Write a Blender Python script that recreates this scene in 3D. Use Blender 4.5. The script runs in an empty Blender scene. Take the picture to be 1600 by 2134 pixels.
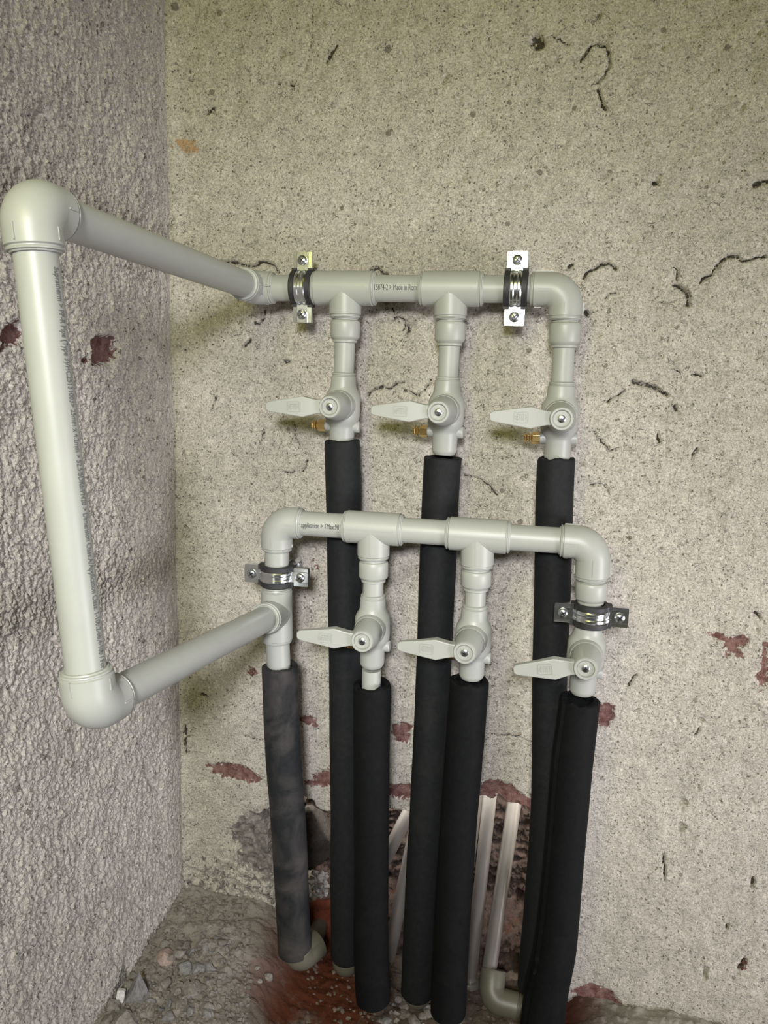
import bpy, bmesh, math, random
import numpy as np
from mathutils import Vector, Matrix, noise as mnoise

random.seed(7)
rng = np.random.default_rng(11)
scene = bpy.context.scene
COL = scene.collection

# ------------------------------------------------------------------ camera
F_PX = 1602.0
ZO = 0.68                       # height of camera origin above the floor datum
def _n(a): return a / np.linalg.norm(a)
_vd = np.array([340, -287.4, F_PX]); _vh = np.array([-7994, -528.7, F_PX])
_Y = _n(_vd); _X = -_n(_vh); _X = _n(_X - _Y * _X.dot(_Y)); _Z = np.cross(_X, _Y)
M = np.stack([_X, _Y, _Z])      # world = M @ (right, down, forward)
D = 0.7789
CAM = np.array([0, -D, ZO])
cam_data = bpy.data.cameras.new('camera'); cam = bpy.data.objects.new('camera', cam_data)
COL.objects.link(cam)
mw = Matrix.Identity(4)
for i in range(3):
    mw[i][0] = M[i][0]; mw[i][1] = -M[i][1]; mw[i][2] = -M[i][2]; mw[i][3] = CAM[i]
cam.matrix_world = mw
cam_data.sensor_fit = 'VERTICAL'; cam_data.sensor_height = 36.0
cam_data.lens = F_PX / 2134 * 36.0
cam_data.clip_start = 0.02; cam_data.clip_end = 60
scene.camera = cam

# ------------------------------------------------------------------ world, lights, exposure
scene.view_settings.view_transform = 'Standard'
scene.view_settings.look = 'None'
scene.view_settings.gamma = 1.0
scene.view_settings.exposure = 0.08
world = bpy.data.worlds.new('room_light'); scene.world = world; world.use_nodes = True
world.node_tree.nodes['Background'].inputs[0].default_value = (0.95, 0.92, 0.66, 1)
world.node_tree.nodes['Background'].inputs[1].default_value = 0.02

def area(name, loc, target, sx, sy, power, color, spread=180):
    l = bpy.data.lights.new(name, 'AREA'); l.shape = 'RECTANGLE'; l.size = sx; l.size_y = sy
    l.energy = power; l.color = color; l.spread = math.radians(spread)
    o = bpy.data.objects.new(name, l); COL.objects.link(o)
    o.location = loc
    o.rotation_euler = (Vector(target) - Vector(loc)).to_track_quat('-Z', 'Y').to_euler()
    return o
area('work_lamp', (0.03, -1.30, ZO + 0.27), (-0.19, 0, ZO - 0.30), 0.16, 0.16, 2.35, (0.96, 0.955, 1.0), 60)
area('yellow_front_fill', (-0.36, -1.15, ZO + 0.42), (-0.18, 0, ZO), 0.5, 0.5, 6.4, (1.0, 0.985, 0.20))  # added soft yellow fill facing the back wall, no actual lamp
area('yellow_top_fill', (0.70, -0.95, ZO + 1.20), (0.0, 0, ZO + 0.35), 0.8, 0.6, 0.4, (1.0, 0.94, 0.10))  # added fill that yellows the upper wall; no window is known there
area('low_right_fill', (1.3, -0.8, ZO - 0.55), (0.3, 0, ZO - 0.50), 0.5, 0.5, 6.9, (0.96, 0.92, 1.0), 100)  # unseen fill added to brighten the lower right wall, no known doorway
area('left_wall_fill', (1.7, -0.75, ZO - 0.1), (-0.39, -0.25, ZO - 0.1), 0.6, 0.9, 2.2, (1.0, 0.96, 0.86))  # second added fill, aimed at the left wall to lift it
area('opening_daylight', (-0.08, 0.026, ZO - 0.41), (-0.08, 0.060, ZO - 0.62), 0.60, 0.025, 2.8, (1.0, 0.96, 0.90))

# ------------------------------------------------------------------ projection helpers
def ray(u, v): return M @ np.array([(u - 800) / F_PX, (v - 1067) / F_PX, 1.0])
def P(u, v, y):
    r = ray(u, v); t = (D + y) / r[1]
    return Vector((r[0] * t, y, r[2] * t + ZO))

# ------------------------------------------------------------------ numpy noise
def perlin(x, y, seed=0):
    r = np.random.default_rng(seed); perm = r.permutation(512); perm = np.concatenate([perm, perm])
    ang = r.random(512) * 2 * np.pi; gx = np.cos(ang); gy = np.sin(ang)
    xi = np.floor(x).astype(int); yi = np.floor(y).astype(int); xf = x - xi; yf = y - yi
    def g(ix, iy, dx, dy):
        h = perm[(perm[ix & 511] + iy) & 511]
        return gx[h] * dx + gy[h] * dy
    u = xf * xf * xf * (xf * (xf * 6 - 15) + 10); v = yf * yf * yf * (yf * (yf * 6 - 15) + 10)
    a = g(xi, yi, xf, yf); b = g(xi + 1, yi, xf - 1, yf)
    c = g(xi, yi + 1, xf, yf - 1); d = g(xi + 1, yi + 1, xf - 1, yf - 1)
    return (a + u * (b - a)) * (1 - v) + (c + u * (d - c)) * v
def fbm(x, y, oct=4, seed=0, gain=0.5):
    s = 0; a = 1
    for i in range(oct):
        s = s + a * perlin(x * 2 ** i, y * 2 ** i, seed + i); a *= gain
    return s
def sstep(a, b, x):
    t = np.clip((x - a) / (b - a), 0, 1); return t * t * (3 - 2 * t)
def seg_dist(px, pz, pts):
    d = np.full(px.shape, 9.0)
    for (x0, z0), (x1, z1) in zip(pts[:-1], pts[1:]):
        vx, vz = x1 - x0, z1 - z0; L = vx * vx + vz * vz + 1e-12
        t = np.clip(((px - x0) * vx + (pz - z0) * vz) / L, 0, 1)
        d = np.minimum(d, np.hypot(px - x0 - t * vx, pz - z0 - t * vz))
    return d
def inside(px, pz, poly):
    c = np.zeros(px.shape, bool); n = len(poly)
    for i in range(n):
        x0, z0 = poly[i]; x1, z1 = poly[(i + 1) % n]
        if z0 == z1: continue
        cond = (z0 > pz) != (z1 > pz)
        c ^= cond & (px < (x1 - x0) * (pz - z0) / (z1 - z0) + x0)
    return c
def sdf(px, pz, poly):
    d = seg_dist(px, pz, list(poly) + [poly[0]])
    return np.where(inside(px, pz, poly), d, -d)

# ------------------------------------------------------------------ materials
def new_mat(name):
    m = bpy.data.materials.new(name); m.use_nodes = True
    nt = m.node_tree; b = nt.nodes['Principled BSDF']
    return m, nt, b
def N(nt, t, **kw):
    n = nt.nodes.new(t)
    for k, v in kw.items(): setattr(n, k, v)
    return n
def noise_node(nt, coord, scale, detail=4, rough=0.6, dist=0.0):
    n = N(nt, 'ShaderNodeTexNoise'); nt.links.new(coord, n.inputs['Vector'])
    n.inputs['Scale'].default_value = scale; n.inputs['Detail'].default_value = detail
    n.inputs['Roughness'].default_value = rough; n.inputs['Distortion'].default_value = dist
    return n.outputs['Fac']
def ramp(nt, fac, stops):
    r = N(nt, 'ShaderNodeValToRGB'); e = r.color_ramp.elements
    e[0].position = stops[0][0]; e[0].color = stops[0][1]
    e[1].position = stops[-1][0]; e[1].color = stops[-1][1]
    for p, c in stops[1:-1]:
        k = e.new(p); k.color = c
    nt.links.new(fac, r.inputs[0]); return r.outputs[0]
def g(v): return (v, v, v, 1)
def c3(r, gg, b): return (r, gg, b, 1)
def mixc(nt, fac, a, b, blend='MIX'):
    m = N(nt, 'ShaderNodeMix', data_type='RGBA', blend_type=blend)
    for s, v in ((0, fac), (6, a), (7, b)):
        if isinstance(v, (int, float)): m.inputs[s].default_value = v
        elif isinstance(v, tuple): m.inputs[s].default_value = v
        else: nt.links.new(v, m.inputs[s])
    return m.outputs[2]
def math_n(nt, op, a, b=None):
    m = N(nt, 'ShaderNodeMath', operation=op)
    for s, v in ((0, a), (1, b)):
        if v is None: continue
        if isinstance(v, (int, float)): m.inputs[s].default_value = v
        else: nt.links.new(v, m.inputs[s])
    return m.outputs[0]
def bump(nt, b, h, strength, dist):
    n = N(nt, 'ShaderNodeBump'); n.inputs['Strength'].default_value = strength
    n.inputs['Distance'].default_value = dist; nt.links.new(h, n.inputs['Height'])
    nt.links.new(n.outputs[0], b.inputs['Normal'])

def simple(name, col, rough=0.5, metal=0.0, nscale=60, var=0.06, bstr=0.0, bscale=300, bdist=0.0005, spec=0.5):
    m, nt, b = new_mat(name)
    tc = N(nt, 'ShaderNodeTexCoord').outputs['Object']
    f = noise_node(nt, tc, nscale, 3)
    lo = tuple(c * (1 - var) for c in col) + (1,); hi = tuple(min(1, c * (1 + var)) for c in col) + (1,)
    nt.links.new(ramp(nt, f, [(0.3, lo), (0.7, hi)]), b.inputs['Base Color'])
    b.inputs['Roughness'].default_value = rough; b.inputs['Metallic'].default_value = metal
    b.inputs['Specular IOR Level'].default_value = spec
    if bstr: bump(nt, b, noise_node(nt, tc, bscale, 3), bstr, bdist)
    return m
PPR = simple('grey_plastic', (0.325, 0.335, 0.305), 0.42, 0, 40, 0.03, 0.12, 900, 0.0002)
PPR_OLD = simple('beige_plastic', (0.105, 0.100, 0.074), 0.45, 0, 30, 0.06, 0.12, 700, 0.0003)
GREYTUBE = simple('silver_grey_plastic', (0.48, 0.445, 0.405), 0.28, 0.75, 30, 0.08, 0.1, 300, 0.0003)
INK = simple('black_ink', (0.045, 0.045, 0.05), 0.6)
INK_FADED = simple('faded_ink', (0.13, 0.13, 0.13), 0.55)
CHROME = simple('zinc_steel', (0.74, 0.77, 0.79), 0.22, 1.0, 200, 0.05, 0.25, 110, 0.0006)
STEELD = simple('steel_screw', (0.55, 0.57, 0.60), 0.28, 1.0, 200, 0.08, 0.1)
SOCKET = simple('screw_recess', (0.05, 0.05, 0.055), 0.5, 1.0)
BRASS = simple('brass', (0.62, 0.43, 0.17), 0.2, 1.0, 200, 0.08)
RUBBER = simple('black_rubber', (0.018, 0.018, 0.019), 0.6, 0, 60, 0.2)

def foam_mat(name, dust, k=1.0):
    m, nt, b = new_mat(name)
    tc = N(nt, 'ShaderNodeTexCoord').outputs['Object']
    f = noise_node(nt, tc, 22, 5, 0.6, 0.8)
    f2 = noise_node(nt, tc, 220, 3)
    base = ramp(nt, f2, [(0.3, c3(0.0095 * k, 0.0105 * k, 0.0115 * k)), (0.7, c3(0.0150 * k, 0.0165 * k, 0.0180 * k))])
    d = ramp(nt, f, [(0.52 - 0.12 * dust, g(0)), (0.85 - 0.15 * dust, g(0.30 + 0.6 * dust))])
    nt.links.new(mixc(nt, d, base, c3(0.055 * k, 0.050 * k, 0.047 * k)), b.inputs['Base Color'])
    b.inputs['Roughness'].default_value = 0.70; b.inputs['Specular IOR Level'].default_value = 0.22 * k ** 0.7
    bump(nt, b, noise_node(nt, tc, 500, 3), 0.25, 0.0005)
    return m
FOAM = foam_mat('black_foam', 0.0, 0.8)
FOAM_SHADED = foam_mat('shaded_black_foam', 0.0, 0.38)  # darker copy of the foam: dim light low down is put into its colour
FOAM_DUSTY = foam_mat('dusty_black_foam', 1.0)

def wall_mat(name, kind):
    m, nt, b = new_mat(name)
    tc = N(nt, 'ShaderNodeTexCoord').outputs['Object']
    big = noise_node(nt, tc, 5.5, 4, 0.6)
    mid = noise_node(nt, tc, 55, 5, 0.65)
    fine = noise_node(nt, tc, 520, 4, 0.8, 0.8)
    if kind == 'smooth':
        col = ramp(nt, big, [(0.3, c3(0.470, 0.438, 0.380)), (0.7, c3(0.545, 0.508, 0.440))])
        col = mixc(nt, 1.0, col, ramp(nt, mid, [(0.25, g(0.80)), (0.75, g(1.13))]), 'MULTIPLY')
        col = mixc(nt, 1.0, col, ramp(nt, fine, [(0.34, g(0.46)), (0.46, g(0.92)), (0.62, g(1.26))]), 'MULTIPLY')
    else:
        col = ramp(nt, big, [(0.3, c3(0.650, 0.608, 0.545)), (0.7, c3(0.740, 0.695, 0.625))])
        col = mixc(nt, 1.0, col, ramp(nt, mid, [(0.25, g(0.80)), (0.75, g(1.12))]), 'MULTIPLY')
        col = mixc(nt, 1.0, col, ramp(nt, fine, [(0.30, g(0.60)), (0.6, g(1.18))]), 'MULTIPLY')
    # warped coordinates so that grains are angular, never round
    wn = N(nt, 'ShaderNodeTexNoise'); nt.links.new(tc, wn.inputs['Vector']); wn.inputs['Scale'].default_value = 420; wn.inputs['Detail'].default_value = 3
    wv = N(nt, 'ShaderNodeVectorMath', operation='MULTIPLY_ADD'); nt.links.new(wn.outputs['Color'], wv.inputs[0])
    wv.inputs[1].default_value = (.0022, .0022, .0022); nt.links.new(tc, wv.inputs[2])
    def specks(scale, thr, size, color, amount):
        nonlocal col
        v = N(nt, 'ShaderNodeTexVoronoi'); v.inputs['Scale'].default_value = scale
        nt.links.new(wv.outputs[0], v.inputs['Vector'])
        sel = N(nt, 'ShaderNodeSeparateColor'); nt.links.new(v.outputs['Color'], sel.inputs[0])
        pick = math_n(nt, 'LESS_THAN', sel.outputs[0], thr)
        rad = math_n(nt, 'MULTIPLY', sel.outputs[1], size)
        near = math_n(nt, 'LESS_THAN', v.outputs['Distance'], rad)
        col = mixc(nt, math_n(nt, 'MULTIPLY', math_n(nt, 'MULTIPLY', pick, near), amount), col, color)
    specks(330, 0.16, 0.50, c3(0.66, 0.62, 0.54), 0.75)
    specks(420, 0.14, 0.50, c3(0.09, 0.078, 0.06), 0.75)
    specks(230, 0.08, 0.40, c3(0.13, 0.11, 0.085), 0.7)
    specks(110, 0.05, 0.33, c3(0.15, 0.13, 0.10), 0.75)
    specks(60, 0.05, 0.25, c3(0.10, 0.09, 0.075), 0.7)
    specks(75, 0.04, 0.25, c3(0.60, 0.55, 0.46), 0.6)
    # short hairline scratches and shrinkage cracks
    def hair(scale, width, m_scale, lo, hi, dist):
        n1 = noise_node(nt, tc, scale, 2, 0.5, dist)
        band = math_n(nt, 'ABSOLUTE', math_n(nt, 'SUBTRACT', n1, 0.5))
        line = ramp(nt, band, [(0.0, g(1)), (width, g(0))])
        msk = ramp(nt, noise_node(nt, tc, m_scale, 2, 0.5), [(lo, g(0)), (hi, g(1))])
        return math_n(nt, 'MULTIPLY', line, msk)
    lines = math_n(nt, 'MAXIMUM', hair(60, 0.010, 75, 0.60, 0.66, 1.5), hair(130, 0.018, 120, 0.58, 0.66, 1.0))
    col = mixc(nt, math_n(nt, 'MULTIPLY', lines, 0.45), col, c3(0.12, 0.10, 0.075))
    rag = noise_node(nt, tc, 120, 5, 0.7, 0.5)
    def patch(attr, color_a, color_b, sc):
        nonlocal col
        at = N(nt, 'ShaderNodeAttribute', attribute_name=attr)
        s = math_n(nt, 'ADD', at.outputs['Fac'], math_n(nt, 'MULTIPLY', math_n(nt, 'SUBTRACT', rag, 0.5), 2.3))
        k = ramp(nt, s, [(0.47, g(0)), (0.56, g(1))])
        cc = ramp(nt, noise_node(nt, tc, sc, 4), [(0.35, color_a), (0.65, color_b)])
        col = mixc(nt, k, col, cc)
    patch('mortar', c3(0.13, 0.115, 0.105), c3(0.30, 0.275, 0.25), 160)
    patch('brick', c3(0.125, 0.052, 0.045), c3(0.26, 0.155, 0.135), 130)
    patch('ochre', c3(0.40, 0.25, 0.13), c3(0.46, 0.33, 0.20), 90)
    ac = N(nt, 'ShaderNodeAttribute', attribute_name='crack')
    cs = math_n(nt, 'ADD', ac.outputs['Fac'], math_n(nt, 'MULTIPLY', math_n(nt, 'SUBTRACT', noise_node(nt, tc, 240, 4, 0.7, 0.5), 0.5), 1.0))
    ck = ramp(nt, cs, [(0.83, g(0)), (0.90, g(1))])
    col = mixc(nt, math_n(nt, 'MULTIPLY', ck, 0.9), col, c3(0.030, 0.025, 0.018))  # crack lines painted near-black to stand for the shade inside them
    nt.links.new(col, b.inputs['Base Color'])
    b.inputs['Roughness'].default_value = 0.9 if kind == 'smooth' else 0.72
    b.inputs['Specular IOR Level'].default_value = 0.25
    # worm-like scratches and sandy grain in the bump
    mp = N(nt, 'ShaderNodeMapping'); nt.links.new(tc, mp.inputs[0])
    w = noise_node(nt, mp.outputs[0], 210, 3, 0.6, 2.0)
    pit = ramp(nt, w, [(0.36, g(0.0)), (0.42, g(1.0))])
    h = math_n(nt, 'ADD', math_n(nt, 'MULTIPLY', pit, 0.5), fine)
    h = math_n(nt, 'ADD', h, math_n(nt, 'MULTIPLY', noise_node(nt, tc, 900, 3, 0.7), 0.5))
    h = math_n(nt, 'SUBTRACT', h, math_n(nt, 'MULTIPLY', lines, 1.2))
    h = math_n(nt, 'SUBTRACT', h, math_n(nt, 'MULTIPLY', ck, 2.0))
    if kind == 'rough': h = math_n(nt, 'ADD', h, math_n(nt, 'MULTIPLY', noise_node(nt, tc, 300, 5, 0.75, 0.5), 2.0))
    bump(nt, b, h, 1.0, 0.0012 if kind == 'smooth' else 0.0016)
    return m
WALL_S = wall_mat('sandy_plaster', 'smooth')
WALL_R = wall_mat('rough_render', 'rough')

def rubble_mat(name, a, b_, spots=0.5):
    m, nt, b = new_mat(name)
    tc = N(nt, 'ShaderNodeTexCoord').outputs['Object']
    col = ramp(nt, noise_node(nt, tc, 70, 5, 0.65), [(0.3, a), (0.7, b_)])
    col = mixc(nt, 1.0, col, ramp(nt, noise_node(nt, tc, 380, 4, 0.7), [(0.3, g(0.65)), (0.7, g(1.25))]), 'MULTIPLY')
    at = N(nt, 'ShaderNodeAttribute', attribute_name='red')
    s = math_n(nt, 'ADD', at.outputs['Fac'], math_n(nt, 'MULTIPLY', math_n(nt, 'SUBTRACT', noise_node(nt, tc, 60, 5, 0.7), 0.5), 1.6))
    k = ramp(nt, s, [(0.35, g(0)), (0.75, g(1))])
    col = mixc(nt, k, col, c3(0.065, 0.017, 0.006))
    ap = N(nt, 'ShaderNodeAttribute', attribute_name='pale')
    col = mixc(nt, ap.outputs['Fac'], col, mixc(nt, 0.6, col, c3(0.50, 0.47, 0.43)))
    nt.links.new(col, b.inputs['Base Color']); b.inputs['Roughness'].default_value = 0.92
    b.inputs['Specular IOR Level'].default_value = 0.2
    bump(nt, b, noise_node(nt, tc, 300, 5, 0.7), 0.9, 0.002)
    return m
FLOOR = rubble_mat('dusty_floor', c3(0.065, 0.048, 0.036), c3(0.13, 0.10, 0.078))
RECESS = rubble_mat('brown_mortar', c3(0.014, 0.010, 0.008), c3(0.080, 0.055, 0.045))
ROCK_GREY = rubble_mat('grey_stone', c3(0.19, 0.185, 0.185), c3(0.25, 0.245, 0.245))
ROCK_PALE = rubble_mat('pale_mortar_stone', c3(0.21, 0.195, 0.18), c3(0.30, 0.28, 0.255))
ROCK_PINK = rubble_mat('pinkish_stone', c3(0.30, 0.225, 0.195), c3(0.37, 0.29, 0.26))
ROCK_DARK = rubble_mat('dark_stone', c3(0.022, 0.019, 0.016), c3(0.045, 0.038, 0.032))
ROCK_WARM = rubble_mat('warm_grey_stone', c3(0.17, 0.15, 0.135), c3(0.25, 0.225, 0.205))
ROCK_BROWN = rubble_mat('brown_crumb', c3(0.10, 0.08, 0.06), c3(0.17, 0.14, 0.11))
ROCK_WHITE = rubble_mat('white_chip', c3(0.55, 0.54, 0.54), c3(0.68, 0.67, 0.67))
CLAY = rubble_mat('orange_clay', c3(0.075, 0.018, 0.008), c3(0.10, 0.025, 0.011))

# ------------------------------------------------------------------ object helpers
class MB:
    def __init__(s): s.v = []; s.f = []
    def ring_sweep(s, rings, seg=40, cap0=True, cap1=True, wob=None):
        """rings: list of (centre, tangent, radius)"""
        base = len(s.v); prev = None
        for k, (c, t, r) in enumerate(rings):
            t = Vector(t).normalized(); c = Vector(c)
            if prev is None:
                a = Vector((1, 0, 0)) if abs(t.x) < 0.8 else Vector((0, 0, 1))
                u = (a - t * a.dot(t)).normalized()
            else:
                u = (prev - t * prev.dot(t)).normalized()
            prev = u; w = t.cross(u)
            for i in range(seg):
                an = 2 * math.pi * i / seg
                d = u * math.cos(an) + w * math.sin(an)
                p = c + d * r
                if wob: p = wob(p, d, k)
                s.v.append(p)
        for k in range(len(rings) - 1):
            for i in range(seg):
                j = (i + 1) % seg
                s.f.append((base + k * seg + i, base + k * seg + j, base + (k + 1) * seg + j, base + (k + 1) * seg + i))
        if cap0: s.f.append(tuple(base + i for i in range(seg - 1, -1, -1)))
        if cap1: s.f.append(tuple(base + (len(rings) - 1) * seg + i for i in range(seg)))
        return s
    def lathe(s, o, axis, prof, seg=40, **kw):
        o = Vector(o); a = Vector(axis).normalized()
        return s.ring_sweep([(o + a * h, a, r) for h, r in prof], seg, **kw)
    def box(s, c, sx, sy, sz, R=None):
        c = Vector(c); b = len(s.v)
        for x in (-1, 1):
            for y in (-1, 1):
                for z in (-1, 1):
                    p = Vector((x * sx / 2, y * sy / 2, z * sz / 2))
                    if R: p = R @ p
                    s.v.append(c + p)
        for q in ((0, 1, 3, 2), (4, 6, 7, 5), (0, 4, 5, 1), (2, 3, 7, 6), (0, 2, 6, 4), (1, 5, 7, 3)):
            s.f.append(tuple(b + i for i in q))
        return s
    def prism(s, outline, y0, y1):
        b = len(s.v); n = len(outline)
        for y in (y0, y1):
            for p in outline:
                yy = y if len(p) < 3 else y + p[2]
                s.v.append(Vector((p[0], yy, p[1])))
        s.f.append(tuple(range(b, b + n))); s.f.append(tuple(range(b + 2 * n - 1, b + n - 1, -1)))
        for i in range(n):
            j = (i + 1) % n; s.f.append((b + i, b + n + i, b + n + j, b + j))
        return s
    def build(s, name, mat, parent=None, origin=(0, 0, 0), bevel=0, smooth=True, angle=35):
        me = bpy.data.meshes.new(name); o3 = Vector(origin)
        me.from_pydata([tuple(Vector(p) - o3) for p in s.v], [], s.f)
        bm = bmesh.new(); bm.from_mesh(me); bmesh.ops.recalc_face_normals(bm, faces=bm.faces)
        if smooth:
            for f in bm.faces: f.smooth = True
            for e in bm.edges:
                e.smooth = not (len(e.link_faces) == 2 and e.calc_face_angle(0) > math.radians(angle))
        bm.to_mesh(me); bm.free()
        me.materials.append(mat)
        o = bpy.data.objects.new(name, me); COL.objects.link(o)
        if parent: o.parent = parent
        else: o.location = o3
        if bevel:
            mod = o.modifiers.new('bevel', 'BEVEL'); mod.width = bevel; mod.segments = 3
            mod.limit_method = 'ANGLE'; mod.angle_limit = math.radians(30); mod.harden_normals = False
        return o
def tag(o, label=None, cat=None, group=None, kind=None):
    if label: o['label'] = label
    if cat: o['category'] = cat
    if group: o['group'] = group
    if kind: o['kind'] = kind
    return o
def empty(name, loc, label, cat, group=None):
    o = bpy.data.objects.new(name, None); COL.objects.link(o); o.location = loc
    o.empty_display_size = 0.01
    return tag(o, label, cat, group)
def copy_tree(o, parent=None):
    c = o.copy(); COL.objects.link(c)
    if parent is not None: c.parent = parent
    for ch in list(o.children): copy_tree(ch, c)
    return c

def grid_mesh(name, pos, mat, attrs, delete=None, flip=False):
    """pos: (ny, nx, 3)"""
    ny, nx, _ = pos.shape
    idx = np.arange(ny * nx).reshape(ny, nx)
    q = np.stack([idx[:-1, :-1], idx[:-1, 1:], idx[1:, 1:], idx[1:, :-1]], -1).reshape(-1, 4)
    if flip: q = q[:, ::-1]
    if delete is not None:
        dm = delete.reshape(-1); q = q[~(dm[q].all(axis=1))]
        used = np.unique(q); remap = np.full(ny * nx, -1); remap[used] = np.arange(len(used)); q = remap[q]
    else: used = np.arange(ny * nx)
    v = pos.reshape(-1, 3)[used]
    me = bpy.data.meshes.new(name)
    me.vertices.add(len(v)); me.vertices.foreach_set('co', v.astype(np.float32).ravel())
    me.loops.add(q.size); me.loops.foreach_set('vertex_index', q.astype(np.int32).ravel())
    me.polygons.add(len(q)); me.polygons.foreach_set('loop_start', np.arange(0, q.size, 4, dtype=np.int32))
    me.polygons.foreach_set('loop_total', np.full(len(q), 4, dtype=np.int32))
    me.polygons.foreach_set('use_smooth', np.ones(len(q), bool))
    me.update(calc_edges=True)
    for k, a in attrs.items():
        at = me.attributes.new(k, 'FLOAT', 'POINT'); at.data.foreach_set('value', a.reshape(-1)[used].astype(np.float32))
    me.materials.append(mat)
    o = bpy.data.objects.new(name, me); COL.objects.link(o)
    return tag(o, kind='structure')
def spaced(segs):
    out = [segs[0][0]]
    for a, b, st in segs:
        n = max(1, round((b - a) / st)); out += list(np.linspace(a, b, n + 1)[1:])
    return np.array(out)

# ------------------------------------------------------------------ back wall
def px(pts, y=0.0): return [(P(u, v, y).x, P(u, v, y).z) for u, v in pts]
HOLE = px([(542, 1699), (548, 1690), (575, 1676), (610, 1664), (633, 1660), (652, 1668), (658, 1682), (670, 1688), (690, 1694), (750, 1692),
           (812, 1686), (850, 1694), (900, 1690), (960, 1676), (1000, 1662), (1012, 1664), (1020, 1669), (1029, 1667), (1037, 1660),
           (1055, 1674), (1080, 1678), (1098, 1686), (1110, 1702), (1118, 1760), (1120, 1860), (1112, 1960), (1108, 2060), (1108, 2240),
           (600, 2240), (592, 1990), (578, 1930), (570, 1870), (563, 1800), (553, 1740)])
XC = -0.393
CRACKS = [  # pixel polyline, half width m, depth m
 ([(452, 549), (480, 545), (505, 552), (522, 553), (532, 553), (540, 543), (556, 547), (572, 555), (577, 567)], .0013, .006),
 ([(772, 562), (784, 558), (796, 566), (806, 573)], .0016, .006),
 ([(1209, 127), (1216, 115), (1224, 103), (1232, 93), (1244, 90), (1252, 96), (1264, 97), (1271, 115), (1269, 140), (1258, 158), (1246, 171)], .0010, .005),
 ([(1247, 188), (1251, 200), (1256, 214), (1260, 226)], .0014, .006),
 ([(1112, 86), (1120, 76), (1126, 92), (1120, 96)], .0034, .005),
 ([(1214, 580), (1226, 566), (1240, 560), (1256, 551), (1270, 548), (1284, 560)], .0012, .005),
 ([(1403, 555), (1411, 560), (1413, 585)], .0008, .004),
 ([(1406, 594), (1420, 600), (1431, 608), (1435, 622), (1434, 636)], .0017, .007),
 ([(1460, 590), (1466, 580), (1482, 573), (1494, 557), (1504, 543), (1518, 535), (1536, 533), (1548, 546), (1562, 541), (1600, 533)], .0011, .005),
 ([(1572, 386), (1588, 379), (1606, 375)], .0016, .007),
 ([(765, 826), (780, 811), (796, 808), (815, 808), (828, 799), (840, 797)], .0012, .006),
 ([(838, 812), (858, 818), (872, 828), (888, 806), (896, 793)], .0009, .005),
 ([(965, 990), (984, 994), (1003, 1000), (1020, 1014), (1036, 1034)], .0010, .005),
 ([(1264, 838), (1280, 828), (1302, 814)], .0009, .004),
 ([(1318, 796), (1340, 802), (1360, 805), (1374, 814), (1391, 824)], .0016, .007),
 ([(1402, 756), (1414, 778), (1420, 790)], .0005, .003), ([(1440, 780), (1452, 779), (1462, 785)], .0010, .004),
 ([(1228, 1012), (1245, 1007), (1260, 1010), (1270, 1030)], .0007, .004),
 ([(1236, 900), (1250, 918), (1272, 938), (1300, 932)], .0007, .003),
 ([(1441, 958), (1446, 946), (1453, 936)], .0010, .005),
 ([(820, 670), (830, 660), (842, 668), (840, 690)], .0008, .004), ([(846, 678), (852, 690), (846, 700)], .0009, .004),
 ([(815, 640), (822, 660), (838, 664)], .0007, .004),
 ([(506, 724), (514, 715), (520, 709)], .0011, .006), ([(484, 698), (495, 701), (503, 692)], .0007, .003),
 ([(528, 673), (540, 674), (548, 664), (552, 650)], .0010, .005),
 ([(612, 880), (614, 895), (612, 905), (620, 918), (626, 935)], .0008, .005),
 ([(541, 925), (545, 908), (552, 902)], .0007, .004), ([(592, 983), (602, 988), (612, 984)], .0010, .005),
 ([(592, 754), (600, 752)], .0013, .006), ([(440, 855), (446, 840), (448, 830)], .0007, .004),
 ([(480, 947), (495, 950)], .0008, .004), ([(640, 960), (636, 975), (630, 982)], .0008, .004),
 ([(1010, 1531), (1040, 1534), (1062, 1533), (1082, 1536), (1108, 1547)], .0007, .004),
 ([(505, 1532), (525, 1540), (550, 1545)], .0006, .003), ([(383, 1530), (388, 1510), (389, 1570)], .0013, .005),
 ([(1568, 1842), (1572, 1832), (1566, 1852)], .0012, .005), ([(1540, 2022), (1548, 2008), (1552, 2000)], .0018, .006),
 ([(1512, 1936), (1518, 1926)], .0010, .005), ([(1382, 1780), (1384, 1835)], .0010, .003),
 ([(1309, 1430), (1318, 1420), (1324, 1406)], .0008, .004), ([(1450, 1535), (1458, 1520)], .0008, .004),
 ([(1320, 1484), (1332, 1478)], .0006, .004), ([(1575, 1278), (1584, 1292)], .0012, .005),
 ([(424, 215), (436, 232), (450, 240)], .0004, .003), ([(433, 235), (446, 222)], .0010, .004),
 ([(578, 171), (584, 172)], .0012, .005), ([(604, 172), (612, 178)], .0010, .004),
 ([(494, 212), (500, 203)], .0006, .003), ([(1363, 381), (1368, 380)], .0018, .006),
 ([(680, 128), (690, 110), (700, 95)], .0018, .0025), ([(1148, 72), (1170, 84), (1182, 92)], .0012, .002),
 ([(1186, 556), (1190, 552)], .0016, .004), ([(1219, 648), (1226, 656)], .0016, .006),
 ([(648, 10), (652, 60), (640, 130), (636, 145)], .0003, .0010), ([(1260, 620), (1270, 612), (1284, 612)], .0008, .003),
 ([(1375, 628), (1390, 632), (1408, 628)], .0007, .003), ([(420, 1448), (430, 1452)], .0020, .004),
 ([(1372, 905), (1374, 922)], .0013, .004), ([(1405, 846), (1408, 856)], .0012, .004),
]
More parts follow.
